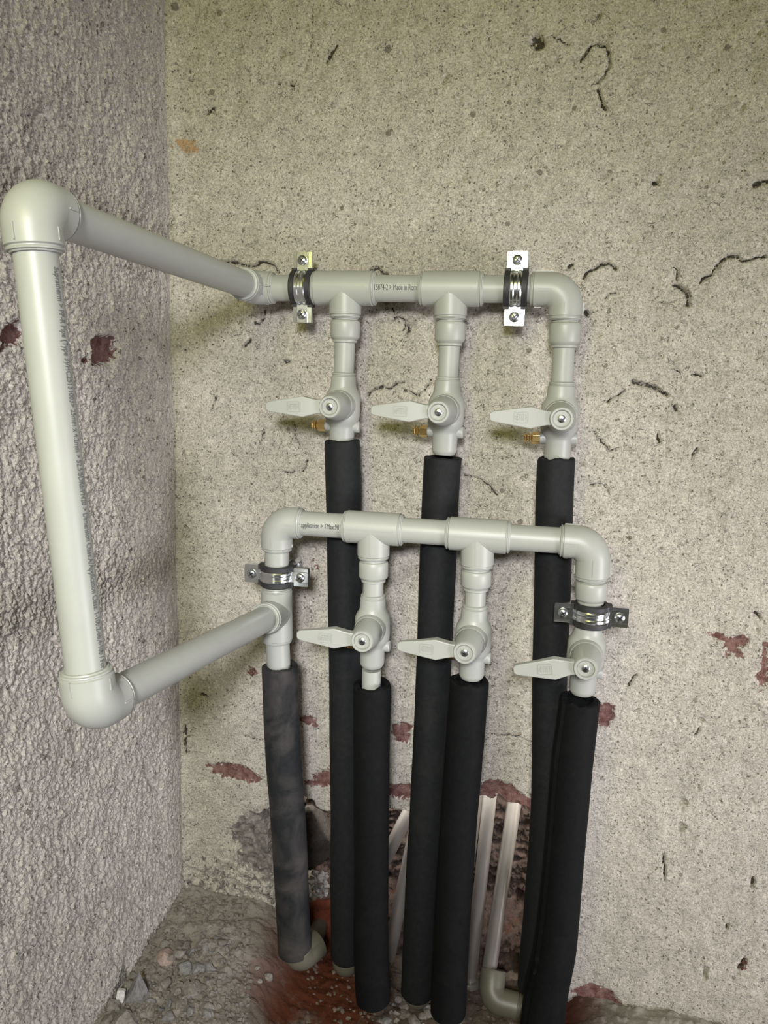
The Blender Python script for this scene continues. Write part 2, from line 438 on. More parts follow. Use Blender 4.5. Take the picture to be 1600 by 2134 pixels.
BRICKS = [
 [(432, 1596), (470, 1590), (510, 1596), (545, 1622), (530, 1634), (500, 1625), (470, 1620), (445, 1612)],
 [(636, 1628), (650, 1626), (664, 1606), (690, 1603), (690, 1640), (660, 1641), (636, 1637)],
 [(806, 1634), (856, 1634), (856, 1664), (806, 1664)],
 [(998, 1650), (1004, 1638), (1020, 1628), (1042, 1629), (1062, 1634), (1078, 1646), (1096, 1662), (1116, 1664), (1116, 1704), (1080, 1682), (1055, 1678), (1037, 1664), (1020, 1674), (998, 1666)],
 [(818, 1512), (838, 1505), (856, 1512), (854, 1548), (822, 1545)],
 [(1244, 1470), (1262, 1463), (1276, 1472), (1282, 1495), (1262, 1512), (1244, 1508)],
 [(1478, 1322), (1500, 1320), (1530, 1328), (1562, 1332), (1558, 1342), (1540, 1352), (1545, 1368), (1512, 1368), (1508, 1342), (1482, 1330)],
 [(1590, 1338), (1602, 1335), (1604, 1440), (1578, 1428), (1576, 1412), (1588, 1400), (1584, 1370)],
 [(512, 1395), (526, 1392), (536, 1402), (520, 1408)],
 [(612, 1500), (640, 1490), (660, 1500), (656, 1512), (625, 1512)],
 [(655, 1170), (662, 1176), (658, 1186)],
 [(1196, 2062), (1232, 2050), (1275, 2066), (1300, 2100), (1330, 2160), (1180, 2160)],
 [(1538, 2016), (1552, 1996), (1556, 2008), (1546, 2022)],
]
BP = [px(b) for b in BRICKS]
MORT = px([(492, 1716), (520, 1692), (548, 1694), (570, 1800), (566, 1838), (545, 1828), (515, 1812), (490, 1800), (498, 1770), (478, 1740)])
OCH = px([(366, 290), (385, 284), (415, 300), (412, 322), (380, 324), (368, 310)])

xs = spaced([(XC - 0.006, 0.36, 0.0013), (0.36, 0.95, 0.008)])
zs = spaced([(-0.02, 1.06, 0.0013), (1.06, 1.9, 0.01)])
X, Zg = np.meshgrid(xs, zs)
Yd = 0.0022 * fbm(X * 9, Zg * 9, 3, 3) + 0.0016 * fbm(X * 40, Zg * 40, 3, 9)
rough_zone = sstep(0.42, 0.62, Zg) * 0 + 1
Yd += 0.00075 * fbm(X * 170, Zg * 170, 2, 21) + 0.0005 * perlin(X * 380, Zg * 380, 33)
pit = perlin(X * 140 + 7, Zg * 140, 55); Yd += 0.0022 * sstep(0.42, 0.55, pit)
pit = perlin(X * 75 + 7, Zg * 75, 66) * perlin(X * 9, Zg * 9, 67); Yd += 0.004 * sstep(0.16, 0.24, pit)
jx = X + 0.0022 * fbm(X * 150, Zg * 150, 2, 71); jz = Zg + 0.0022 * fbm(X * 150, Zg * 150, 2, 81)
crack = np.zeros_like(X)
for pts, hw, dep in CRACKS:
    w = px(pts); ax = [p[0] for p in w]; az = [p[1] for p in w]
    i0, i1 = np.searchsorted(xs, (min(ax) - .012, max(ax) + .012)); k0, k1 = np.searchsorted(zs, (min(az) - .012, max(az) + .012))
    if i1 <= i0 or k1 <= k0: continue
    d = seg_dist(jx[k0:k1, i0:i1], jz[k0:k1, i0:i1], w)
    Yd[k0:k1, i0:i1] += dep * (1 - sstep(hw * 0.6, hw * 1.5, d))
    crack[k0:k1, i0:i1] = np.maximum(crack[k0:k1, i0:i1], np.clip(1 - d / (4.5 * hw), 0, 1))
    Yd[k0:k1, i0:i1] += 0.0005 * (1 - sstep(0.002, 0.011, d))
brick = np.zeros_like(X)
for b in BP:
    bx = [p[0] for p in b]; bz = [p[1] for p in b]
    i0, i1 = np.searchsorted(xs, (min(bx) - .02, max(bx) + .02)); k0, k1 = np.searchsorted(zs, (min(bz) - .02, max(bz) + .02))
    s = sdf(jx[k0:k1, i0:i1], jz[k0:k1, i0:i1], b)
    brick[k0:k1, i0:i1] = np.maximum(brick[k0:k1, i0:i1], sstep(-.008, .008, s))
    Yd[k0:k1, i0:i1] += 0.0022 * sstep(-.0015, .0015, s)
s = sdf(jx, jz, MORT); mort = sstep(-.012, .012, s)
Yd += mort * (0.004 + 0.005 * fbm(X * 90, Zg * 90, 3, 91))
och = sstep(-.008, .008, sdf(jx, jz, OCH)) * 0.75
low = 1 - sstep(0.07, 0.13, Zg + 0.02 * fbm(X * 12, Zg * 12, 2, 95))      # crumbling plaster just above the floor, at the left
lowl = low * (1 - sstep(-0.30, -0.20, X)); Yd += lowl * 0.006 * fbm(X * 70, Zg * 70, 3, 97)
h = sdf(X + 0.0016 * fbm(X * 110, Zg * 110, 2, 101), Zg + 0.0016 * fbm(X * 110, Zg * 110, 2, 103), HOLE)
Yd += 0.034 * sstep(-.001, .005, h) + sstep(0, .004, h) * 0.002 * fbm(X * 160, Zg * 160, 2, 105)
Yd += 0.006 * np.exp(-((X - XC) / 0.012) ** 2) * -1
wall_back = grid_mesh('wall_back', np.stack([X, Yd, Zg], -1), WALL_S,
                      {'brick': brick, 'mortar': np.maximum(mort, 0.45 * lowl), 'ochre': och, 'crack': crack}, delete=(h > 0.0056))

# ------------------------------------------------------------------ recess behind the broken plaster
xr = spaced([(-0.44, 0.12, 0.0022)]); zr = spaced([(-0.03, 0.62, 0.0022)])
Xr, Zr = np.meshgrid(xr, zr)
Yr = 0.088 + 0.010 * fbm(Xr * 22, Zr * 22, 3, 5) + 0.011 * np.abs(fbm(Xr * 75, Zr * 75, 3, 8))
Yr += 0.009 * np.abs(fbm(Xr * 110, Zr * 110, 3, 12, 0.7)) + 0.010 * sstep(0.15, 0.4, perlin(Xr * 60, Zr * 60, 14))
Yr -= 0.045 * (1 - sstep(0.0, 0.045, Zr))
redm = (1 - sstep(0.0, 0.16, Zr)) * 0.35
grid_mesh('wall_recess', np.stack([Xr, Yr, Zr], -1), RECESS, {'red': redm})

# ------------------------------------------------------------------ left wall
ys = spaced([(-1.3, -0.60, 0.008), (-0.60, 0.006, 0.0010)])
zl_ = spaced([(-0.02, 1.06, 0.0011), (1.06, 1.9, 0.01)])
Yl_, Zl = np.meshgrid(ys, zl_)
wx = Yl_ + 0.004 * fbm(Yl_ * 40, Zl * 25, 2, 201)
Xd = 0.004 * fbm(Yl_ * 8, Zl * 6, 3, 203) + 0.0020 * fbm(wx * 45, Zl * 34, 3, 205)
streak = fbm(wx * 200, Zl * 110, 3, 207, 0.65); Xd += 0.0021 * streak
lump = fbm(wx * 290, Zl * 235, 3, 209, 0.7); Xd += 0.0024 * np.maximum(lump, -0.1)
Xd += 0.0010 * fbm(Yl_ * 500, Zl * 430, 2, 211)
gash = np.abs(perlin(wx * 32, Zl * 7, 213)); Xd -= 0.004 * (1 - sstep(0.0, 0.035, gash)) * sstep(0.05, 0.25, perlin(Yl_ * 11, Zl * 5, 215))
calm = 0.35 + 0.65 * (1 - sstep(-0.05, 0.0, Yl_)); Xd *= calm
def lw(u, v):
    r = ray(u, v); t = XC / r[0]; return (-D + r[1] * t, ZO + r[2] * t)
lb = np.zeros_like(Yl_)
for b in ([(186, 712), (200, 698), (240, 700), (243, 735), (228, 758), (192, 760)], [(0, 690), (28, 668), (46, 672), (46, 700), (16, 724), (0, 735)], [(168, 750), (176, 740), (182, 752), (174, 760)]):
    q = [lw(*p) for p in b]; sd = sdf(Yl_ + 0.003 * fbm(Yl_ * 90, Zl * 90, 2, 217), Zl, q)
    lb = np.maximum(lb, sstep(-.007, .007, sd)); m_ = sstep(-.002, .002, sd); Xd = Xd * (1 - 0.75 * m_) - 0.005 * m_
grid_mesh('wall_left', np.stack([XC + Xd, Yl_, Zl], -1), WALL_R, {'brick': lb, 'mortar': 0 * lb, 'ochre': 0 * lb}, flip=False)

# ------------------------------------------------------------------ floor
def floor_h(x, y):
    left = (1 - sstep(-0.32, -0.16, x)) * (0.050 - 0.10 * np.clip(-y - 0.06, 0, 0.5))
    right = sstep(0.07, 0.16, x) * (-0.004 * (1 - sstep(0.0, 0.10, -y)))
    mid = -0.030 * sstep(-0.27, -0.22, x) * (1 - sstep(0.03, 0.10, x)) * sstep(-0.30, -0.12, y)
    return np.maximum(left, -0.05) + right + mid + 0.006 * fbm(x * 14, y * 14, 3, 301) + 0.004 * fbm(x * 60, y * 60, 3, 303)
xf = spaced([(-0.42, 0.40, 0.002), (0.40, 1.0, 0.01)]); yf = spaced([(-1.4, -0.36, 0.01), (-0.36, 0.11, 0.002)])
Xf, Yf = np.meshgrid(xf, yf)
Zf = floor_h(Xf, Yf) + 0.0045 * np.abs(fbm(Xf * 130, Yf * 130, 3, 305))
def fpt(u, v, lift=0.0):
    r = ray(u, v); ts = np.linspace(0.5, 1.5, 900); q = CAM[None, :] + ts[:, None] * r[None, :]
    hit = np.nonzero(q[:, 2] <= floor_h(q[:, 0], q[:, 1]) + lift)[0]
    return Vector(q[hit[0] if len(hit) else -1])
redf = np.zeros_like(Xf)
for (u, v, rad) in ((600, 1975, .035), (640, 2040, .055), (700, 2080, .055), (560, 2060, .035), (1190, 2100, .035), (680, 1980, .045)):
    c = fpt(u, v); redf = np.maximum(redf, np.exp(-(((Xf - c.x) ** 2 + (Yf - c.y) ** 2) / rad ** 2)) * 1.15)
grid_mesh('floor', np.stack([Xf, Yf, Zf], -1), FLOOR, {'red': redf, 'pale': np.maximum(sstep(0.06, 0.16, Xf), (1 - sstep(-0.31, -0.23, Xf)) * 0.75)})

# ------------------------------------------------------------------ pipes and fittings
YU, YLO = -0.038, -0.072
R25, RL, R20, RF = 0.01245, 0.0120, 0.0099, 0.0155
def rim_prof(L, r, start=0.0):
    return [(start, r), (L - 0.0042, r), (L - 0.0034, r - 0.0012), (L - 0.0026, r - 0.0012), (L - 0.0022, r - 0.0005), (L - 0.0012, r - 0.0008), (L - 0.0009, r - 0.0022), (L, r - 0.0026)]
def pipe(a, b, r, label, name='pipe', mat=None, group=None, kids=None, bend=None):
    a = Vector(a); b = Vector(b); mid = (a + b) / 2
    pts = [a, b] if bend is None else bend
    rings = []
    for k, p in enumerate(pts):
        t = (pts[min(k + 1, len(pts) - 1)] - pts[max(k - 1, 0)])
        rings.append((p, t, r))
    o = MB().ring_sweep(rings, 48).build(name, mat or PPR, None, mid)
    return tag(o, label, 'pipe', group)
def seam(mb, a, b, side, w=0.0009, hgt=0.0006):
    """thin raised mould line from a to b, lifted along side"""
    a = Vector(a); b = Vector(b); t = (b - a).normalized(); side = Vector(side).normalized(); u = t.cross(side).normalized()
    R = Matrix((t, u, side)).transposed()
    mb.box((a + b) / 2, (b - a).length, w, hgt, R)
def tee(c, run, la, lb, br, lbr, label, rr=RF, rb=RF):
    c = Vector(c); run = Vector(run).normalized(); br = Vector(br).normalized()
    mb = MB()
    prof = [(-h, r) for h, r in reversed(rim_prof(la, rr))] + rim_prof(lb, rr)[1:]
    mb.lathe(c, run, prof, 56); mb.lathe(c, br, rim_prof(lbr, rb), 56, cap0=False)
    front = run.cross(br).normalized()
    if front.y > 0: front = -front
    if abs(front.y) > 0.5:
        seam(mb, c + run * -(la - .008) + front * rr, c + run * (lb - .008) + front * rr, front)
        seam(mb, c + front * rb, c + br * (lbr - .006) + front * rb, front)
    else:
        u = run.cross(br).normalized()
        seam(mb, c + u * rb + br * 0.004, c + br * (lbr - .006) + u * rb, u); seam(mb, c - u * rb + br * 0.004, c + br * (lbr - .006) - u * rb, -u)
    # side webs that carry the seam as a thin fin
    fin = run.cross(front)
    return tag(mb.build('pipe_tee', PPR, None, c), label, 'pipe fitting')
def elbow(c, d1, l1, d2, l2, label, r=RF, R=0.0165, mat=None, fins=True, name='pipe_elbow', group=None, rims=(1, 1)):
    """sockets leave c along d1 and d2"""
    c = Vector(c); d1 = Vector(d1).normalized(); d2 = Vector(d2).normalized()
    rings = []
    def p1(L, r, rim): return rim_prof(L, r) if rim else [(0, r), (L - 0.0015, r), (L, r - 0.001)]
    for h, rr in reversed(p1(l1, r, rims[0])[1:]): rings.append((c + d1 * h, -d1, rr))
    k = R
    n = 12; ctr = c + (d1 + d2) * k
    for i in range(n + 1):
        a = (math.pi / 2) * i / n
        p = ctr - d2 * k * math.cos(a) - d1 * k * math.sin(a)
        t = -d1 * math.cos(a) + d2 * math.sin(a)
        rings.append((p, t, r + 0.0006 * math.sin(2 * a)))
    for h, rr in p1(l2, r, rims[1])[1:]: rings.append((c + d2 * h, d2, rr))
    mb = MB().ring_sweep(rings, 56)
    nrm = d1.cross(d2).normalized()
    if fins:
        for s in (-1, 1):
            seam(mb, c + nrm * s * r + d1 * 0.013, c + nrm * s * r + d1 * (l1 - .006), nrm * s, 0.001, 0.001)
            seam(mb, c + nrm * s * r + d2 * 0.013, c + nrm * s * r + d2 * (l2 - .006), nrm * s, 0.001, 0.001)
        seam(mb, c - d2 * r + d1 * 0.012, c - d2 * r + d1 * (l1 - .005), -d2, 0.0008, 0.0018)
        seam(mb, c - d1 * r + d2 * 0.012, c - d1 * r + d2 * (l2 - .005), -d1, 0.0008, 0.0018)
        seam(mb, c + d2 * r + d1 * 0.022, c + d2 * r + d1 * (l1 - .005), d2, 0.0008, 0.0018)
        seam(mb, c + d1 * r + d2 * 0.022, c + d1 * r + d2 * (l2 - .005), d1, 0.0008, 0.0018)
    return tag(mb.build(name, mat or PPR, None, c), label, 'pipe fitting', group)
def coupling(top, bot, label, r=0.0143):
    top = Vector(top); bot = Vector(bot); L = (bot - top).length; ax = bot - top
    prof = [(-0.002, r - 0.0028), (0.0, r - 0.0024), (0.0008, r - 0.0008), (0.0020, r - 0.0002), (0.004, r), (L - 0.0045, r), (L - 0.0030, r - 0.0008), (L - 0.0012, r - 0.0030), (L - 0.0008, r - 0.0024), (L + 0.001, r - 0.0026), (L + 0.0016, R20 + 0.0004)]
    return tag(MB().lathe(top, ax, prof, 56).build('reducing_coupling', PPR, None, (top + bot) / 2), label, 'pipe fitting')

# --- text wrapped on a pipe
def text_mesh(s, size, sx=1.0, ext=0.0001):
    cu = bpy.data.curves.new('lettering', 'FONT'); cu.body = s; cu.size = size; cu.align_x = 'CENTER'; cu.align_y = 'CENTER'
    cu.extrude = ext; cu.resolution_u = 4; cu.space_character = 1.0
    ob = bpy.data.objects.new('lettering', cu); COL.objects.link(ob)
    dg = bpy.context.evaluated_depsgraph_get(); dg.update()
    me = bpy.data.meshes.new_from_object(ob.evaluated_get(dg))
    bpy.data.objects.remove(ob); bpy.data.curves.remove(cu)
    for v in me.vertices: v.co.x *= sx
    return me
def wrap_text(s, size, a, b, r, nrm, parent, length=None, sx=None, off=0.00025, ink=None):
    """text runs from a to b, centred, tops turned to cross(nrm, dir)"""
    a = Vector(a); b = Vector(b); t = (b - a).normalized(); nrm = Vector(nrm); nrm = (nrm - t * nrm.dot(t)).normalized(); up = nrm.cross(t)
    me = text_mesh(s, size)
    xsv = [v.co.x for v in me.vertices]; w = max(xsv) - min(xsv); k = (length / w) if length else (sx or 1)
    bm = bmesh.new(); bm.from_mesh(me)
    ymin = min(v.co.y for v in bm.verts); ymax = max(v.co.y for v in bm.verts)
    for i in range(1, 5):
        y = ymin + (ymax - ymin) * i / 5
        bmesh.ops.bisect_plane(bm, geom=bm.verts[:] + bm.edges[:] + bm.faces[:], plane_co=(0, y, 0), plane_no=(0, 1, 0))
    xm = (max(xsv) + min(xsv)) / 2; mid = (a + b) / 2; o3 = parent.location
    for v in bm.verts:
        an = v.co.y / r
        rr = r + off + v.co.z
        p = mid + t * (v.co.x - xm) * k + nrm * math.cos(an) * rr + up * math.sin(an) * rr
        v.co = p - o3
    bm.to_mesh(me); bm.free(); me.materials.clear(); me.materials.append(ink or INK)
    o = bpy.data.objects.new('printed_text', me); COL.objects.link(o); o.parent = parent
    return tag(o, 'black printed lettering')

# --- positions
A_e1 = P(530, 600, YU); zu = A_e1.z
E2 = P(1180, 603, YU)
def on_upper(u):
    t = (u - 530) / (1180 - 530); v = 600 + 3 * t
    return P(u, v, YU)
T1 = on_upper(719.5); T2 = on_upper(939.5)
E3 = P(577, 1087, YLO); E4 = P(1236, 1131, YLO)
def on_lower(u):
    t = (u - 577) / (1236 - 577)
    return P(u, 1087 + 44 * t, YLO)
T4 = on_lower(778.5); T5 = on_lower(995)
B3 = P(577, 1277, YLO)                       # the tee of the lower riser
NE = Vector((-0.2945, -0.368, 0.086 + ZO)); NL = Vector((-0.270, -0.368, -0.2165 + ZO))
dirU = (E2 - A_e1).normalized(); dirL = (E4 - E3).normalized()
DOWN = Vector((0, 0, -1))

# upper manifold
arm_u = (NE - A_e1).normalized()
e1 = elbow(A_e1, dirU, (P(573, 600, YU) - A_e1).length, arm_u, 0.030, 'grey elbow where the upper slanting pipe meets the top manifold', fins=True, R=0.0135)
p0 = pipe(on_upper(566), on_upper(662), R25, 'short grey pipe under the left clamp of the top manifold, left of its first tee')
t1 = tee(T1, dirU, (T1 - on_upper(652)).length, (on_upper(785) - T1).length, P(719, 664, YU) - T1, (P(719, 664, YU) - T1).length, 'grey tee on the top manifold right of its left clamp', 0.0163)
p1 = pipe(on_upper(778), on_upper(884), R25, 'grey pipe between the two upper tees, printed Made in Roman')
wrap_text('15874-2 > Made in Roman', 0.0072, on_upper(786), on_upper(881), R25, (0, -1, -0.02), p1, length=(on_upper(881) - on_upper(786)).length)
t2 = tee(T2, dirU, (T2 - on_upper(874)).length, (on_upper(1008) - T2).length, P(938, 667, YU) - T2, (P(938, 667, YU) - T2).length, 'grey tee on the top manifold between the printed pipe and the right clamp', 0.0163)
p2 = pipe(on_upper(1000), on_upper(1112), R25, 'short grey pipe held by the right clamp of the top manifold')
e2 = elbow(E2, -dirU, (E2 - on_upper(1103)).length, P(1176, 668, YU) - E2, (P(1176, 668, YU) - E2).length, 'grey elbow at the right end of the top manifold')

VALVES = []
def branch(ct, cb, vtop, lab_c, lab_p, y):
    a = P(*ct, y); b = P(*cb, y)
    coupling(a, b, lab_c)
    c = P(*vtop, y)
    pipe(b - (b - a).normalized() * 0.004, c + (b - a).normalized() * 0.006, R20, lab_p, name='branch_pipe')
branch((720, 667), (718.5, 711), (716.5, 780), 'grey reducing coupling under the first tee of the top manifold', 'thin grey pipe above the top left valve', YU)
branch((938.5, 670), (936.5, 718), (933, 788), 'grey reducing coupling under the second tee of the top manifold', 'thin grey pipe above the top middle valve', YU)
branch((1177.5, 672), (1175, 722), (1170.5, 799), 'grey reducing coupling under the right elbow of the top manifold', 'thin grey pipe above the top right valve', YU)

# lower manifold
e3 = elbow(E3, dirL, (P(631, 1090, YLO) - E3).length, P(577, 1148, YLO) - E3, (P(577, 1148, YLO) - E3).length, 'grey elbow at the left end of the lower manifold')
pl0 = pipe(on_lower(624), on_lower(724), RL, 'grey pipe printed TMax right of the left elbow of the lower manifold')
wrap_text('r application > TMax:90°', 0.0072, on_lower(630), on_lower(716), RL, (0, -0.98, 0.06), pl0, length=(on_lower(716) - on_lower(630)).length)
t4 = tee(T4, dirL, (T4 - on_lower(716)).length, (on_lower(841) - T4).length, P(778, 1165, YLO) - T4, (P(778, 1165, YLO) - T4).length, 'grey tee on the lower manifold right of the pipe printed TMax', 0.0158, 0.0155)
pl1 = pipe(on_lower(834), on_lower(938), RL, 'blank grey pipe between the two tees of the lower manifold')
t5 = tee(T5, dirL, (T5 - on_lower(929)).length, (on_lower(1064) - T5).length, P(994, 1184, YLO) - T5, (P(994, 1184, YLO) - T5).length, 'grey tee in the middle of the lower manifold crossing the right gap', 0.0158, 0.0155)
t5['label'] = 'grey tee on the lower manifold, second from its left elbow'
pl2 = pipe(on_lower(1057), on_lower(1174), RL, 'blank grey pipe left of the right elbow of the lower manifold')
e4 = elbow(E4, -dirL, (E4 - on_lower(1165)).length, P(1233, 1209, YLO) - E4, (P(1233, 1209, YLO) - E4).length, 'grey elbow at the right end of the lower manifold')
branch((778.5, 1168), (778, 1209), (777, 1252), 'grey reducing coupling under the first tee of the lower manifold', 'thin grey pipe above the lower left valve', YLO)
branch((992.5, 1187), (991, 1227), (989, 1272), 'grey reducing coupling under the second tee of the lower manifold', 'thin grey pipe above the lower middle valve', YLO)
branch((1232.5, 1211), (1230.5, 1254), (1226, 1310), 'grey reducing coupling above the lower right clamp', 'thin grey pipe inside the lower right clamp', YLO)

# riser under the left elbow
pr = pipe(P(577, 1140, YLO), P(577, 1235, YLO), RL, 'grey upright pipe held by the clamp under the left elbow')
arm_l = (NL - B3).normalized()
tb = P(577, 1223, YLO); td = P(578, 1338, YLO)
t3 = tee(B3, td - tb, (B3 - tb).length, (td - B3).length, arm_l, 0.0305, 'grey tee where the lower slanting pipe joins the left riser')
pipe(P(578, 1328, YLO), P(582, 1420, YLO), RL, 'short grey pipe between the riser tee and the dusty foam sleeve')

# the big bypass loop reaching out to the left
eN = elbow(NE, (NL - NE), 0.0265, -arm_u, 0.0265, 'large grey elbow at the top left corner of the projecting loop', r=0.0166, R=0.0135)
eM = elbow(NL, (NE - NL), 0.0265, -arm_l, 0.0265, 'large grey elbow at the bottom left corner of the projecting loop', r=0.0166, R=0.0135)
pipe(A_e1 + arm_u * 0.02, NE - arm_u * 0.018, R25, 'upper slanting grey pipe running from the wall out to the top left elbow')
pipe(B3 + arm_l * 0.02, NL - arm_l * 0.018, R25, 'lower slanting grey pipe running from the riser out to the bottom left elbow')
v0 = NE + (NL - NE).normalized() * 0.018; v1 = NL + (NE - NL).normalized() * 0.018
pv = pipe(v0, v1, R25, 'long upright grey pipe on the left with a line of printed lettering')
dv = (v1 - v0).normalized()
wrap_text('Supratherm > PP-R Pipe (Type 3)/HC25131003> 25mm x 4.2mm > S2.5/SDR6/PN20 > Dimension Class:A/Application Class: 1-10b,2-6b,4-10b / For',
          0.0064, v0 + dv * 0.016, v1 - dv * 0.008, R25, (1.0, -0.06, 0), pv, length=(v1 - v0).length - 0.026, ink=INK_FADED)

# ------------------------------------------------------------------ ball valves
def make_valve():
    e = empty('ball_valve', (0, 0, 0), '', 'valve')
    b = MB()
    b.lathe((0, 0, 0.0315), (0, 0, -1), [(0, .0104), (.0008, .0118), (.0022, .0118), (.0026, .0112), (.0034, .0112), (.0040, .0124), (.0130, .0127), (.0160, .0136), (.0205, .0163), (.0235, .0172),
            (.0400, .0173), (.0450, .0168), (.0495, .0145), (.0525, .0126), (.0545, .0122), (.0700, .0121), (.0722, .0114), (.0745, .0098)], 56)
    b.lathe((0, -0.006, 0), (0, -1, 0), [(0, .0150), (.0105, .0150), (.0120, .0145), (.0135, .0142)], 48)
    for s in (-1, 1):
        b.lathe((s * 0.006, 0.001, -0.021), (s, 0, 0), [(0, .0058), (.0105, .0058), (.0115, .0050)], 32)
    b.build('body', PPR, e)
    h = MB()
    h.lathe((0, -.0200, 0), (0, -1, 0), [(0, .0138), (.004, .0137), (.012, .0130), (.022, .0116), (.0275, .0106), (.0292, .0102), (.0300, .0096), (.0300, .0080), (.0294, .0076), (.0276, .0075), (.0276, .0070), (.0284, .0069), (.0284, .0001)], 56)
    # lever: outline x (towards the tip, -x), z ; third value slopes the face
    up = [(-.0075, .0062, .0010), (-.0125, .0063, .0006), (-.0180, .0075, 0), (-.0265, .0097, -.0012), (-.0420, .0074, -.0012), (-.0570, .0052, -.0012), (-.0605, .0044, -.0010), (-.0622, .0032, -.0010), (-.0630, .0016, -.0008)]
    out = up + [(x, -z, y) for x, z, y in reversed(up)]
    h2 = MB()
    yF = -.0475; n = len(up)
    # build the lever as a lofted slab with crisp cross ridge
    for x, z, y in up:
        for zz in (z, -z): h2.v.append(Vector((x, yF + y, zz)))
        for zz in (z, -z): h2.v.append(Vector((x, yF + y + (.0085 if x > -.03 else .0062), zz)))
    for k in range(n - 1):
        a = 4 * k; c = 4 * (k + 1)
        h2.f += [(a, a + 1, c + 1, c), (a + 2, c + 2, c + 3, a + 3), (a, c, c + 2, a + 2), (a + 1, a + 3, c + 3, c + 1)]
    h2.f += [(0, 2, 3, 1), (4 * (n - 1), 4 * (n - 1) + 1, 4 * (n - 1) + 3, 4 * (n - 1) + 2)]
    ho = h.build('handle', PPR, e)
    lo = h2.build('lever', PPR, ho, bevel=0.0011)
    em = MB()
    cx, w, hh, rr, th = -.0345, .0064, .0048, .0018, .00045
    def rrect(w, hh, rr):
        pts = []
        for sx, sz, a0 in ((1, 1, 0), (-1, 1, 90), (-1, -1, 180), (1, -1, 270)):
            for i in range(6):
                a = math.radians(a0 + 18 * i); pts.append((cx + sx * (w - rr) + rr * math.cos(a), sz * (hh - rr) + rr * math.sin(a)))
        return pts
    o1, o2 = rrect(w, hh, rr), rrect(w - th, hh - th, rr - th); m = len(o1)
    yf = yF - .0012 - .00055
    for pts, y in ((o1, yf), (o2, yf), (o1, yf + .0008), (o2, yf + .0008)):
        for x, z in pts: em.v.append(Vector((x, y, z)))
    for i in range(m):
        j = (i + 1) % m
        em.f += [(i, j, m + j, m + i), (i, 2 * m + i, 2 * m + j, j), (m + i, m + j, 3 * m + j, 3 * m + i)]
    # the embossed letters
    def bar(x, z, w, h): em.box((cx + x, yf + .0003, z), w, .0007, h)
    s = .00055
    bar(-.0041, -.0018, .0016, s); bar(-.0048, -.0006, s, .0024); bar(-.0041, .0006, .0016, s); bar(-.0033, 0, s, .0052)      # d
    bar(-.0003, .0026, .0062, s); bar(-.0012, 0, s, .0052); bar(.0006, -.0004, s, .0044)                                     # T
    bar(.0022, -.0004, s, .0050); bar(.0045, 0, s, .0056); bar(.0034, .0000, .0020, s)                                       # H
    em.build('emblem', PPR, ho, smooth=False)
    sc = MB().lathe((0, -.0486, 0), (0, -1, 0), [(0, .0034), (.0006, .0034), (.0010, .0028), (.0012, .0004)], 32).build('screw', STEELD, ho)
    # cross slot as dark raised-in recess
    x = MB(); x.box((0, -.04985, 0), .0034, .0003, .0008); x.box((0, -.04985, 0), .0008, .0003, .0034)
    x.build('screw_slot', SOCKET, ho, smooth=False)
    d = MB()
    d.lathe((-.0170, 0.001, -.0215), (-1, 0, 0), [(0, .0058), (.0070, .0058), (.0078, .0052), (.0080, .0030), (.0095, .0030), (.0098, .0050), (.0110, .0050), (.0112, .0030), (.0122, .0030), (.0125, .0044), (.0138, .0044), (.0142, .0036), (.0150, .0026)], 6)
    dr = d.build('drain_plug', BRASS, e, smooth=False, bevel=0.0003)
    return e
valve0 = make_valve()
vdata = [  # body top px, body bottom px, cap px, tip px, Y, label
 ((716.5, 777), (711, 940), (686, 848), (541, 847), YU, 'grey ball valve with lever turned left, top row left, brass plug below'),
 ((933, 785), (925, 950), (912.6, 859.4), (758.5, 855), YU, 'grey ball valve in the middle of the top row, lever left and brass plug below'),
 ((1170.5, 795), (1160, 962), (1170.3, 873), (1003, 867), YU, 'grey ball valve at the right of the top row below the corner elbow'),
 ((777, 1250), (775, 1405), (753.5, 1338), (607.5, 1323), YLO, 'grey ball valve at the left of the lower row, beside the riser tee'),
 ((989, 1268), (981, 1430), (967, 1362), (814.5, 1351), YLO, 'grey ball valve in the middle of the lower row, its lever crossing black foam'),
 ((1226, 1305), (1210, 1465), (1220, 1395), (1055, 1402), YLO, 'grey ball valve at the right of the lower row, right below a clamp'),
]
VAX = []
for i, (tp, bt, cp, tip, y, lab) in enumerate(vdata):
    o = valve0 if i == 0 else copy_tree(valve0)
    a = P(*tp, y); b = P(*bt, y); ax = (a - b).normalized()
    yc = y - 0.050
    c = P(*cp, yc); tq = P(*tip, yc)
    t = (c.z - a.z) / (b.z - a.z); org = a + (b - a) * t
    print('valve', i, 'top above axis', round((a.z - c.z) * 1000, 1), 'bottom below', round((c.z - b.z) * 1000, 1), 'dx cap', round((c.x - org.x) * 1000, 1), 'lever', round((tq - c).length * 1000, 1))
    # tilt so the bonnet points to where the cap is seen
    yaw = math.atan2(c.x - org.x, 0.050)
    o.location = org
    rollv = math.atan2(ax.x, ax.z)
    o.rotation_euler = (0, rollv, max(-0.25, min(0.25, yaw)))
    o['label'] = lab; o['category'] = 'valve'
    ang = math.atan2(tq.z - c.z, c.x - tq.x)     # positive = tip higher
    for ch in o.children:
        if ch.name.startswith('handle'): ch.rotation_euler = (0, ang - rollv, 0)
    VAX.append((org, ax))

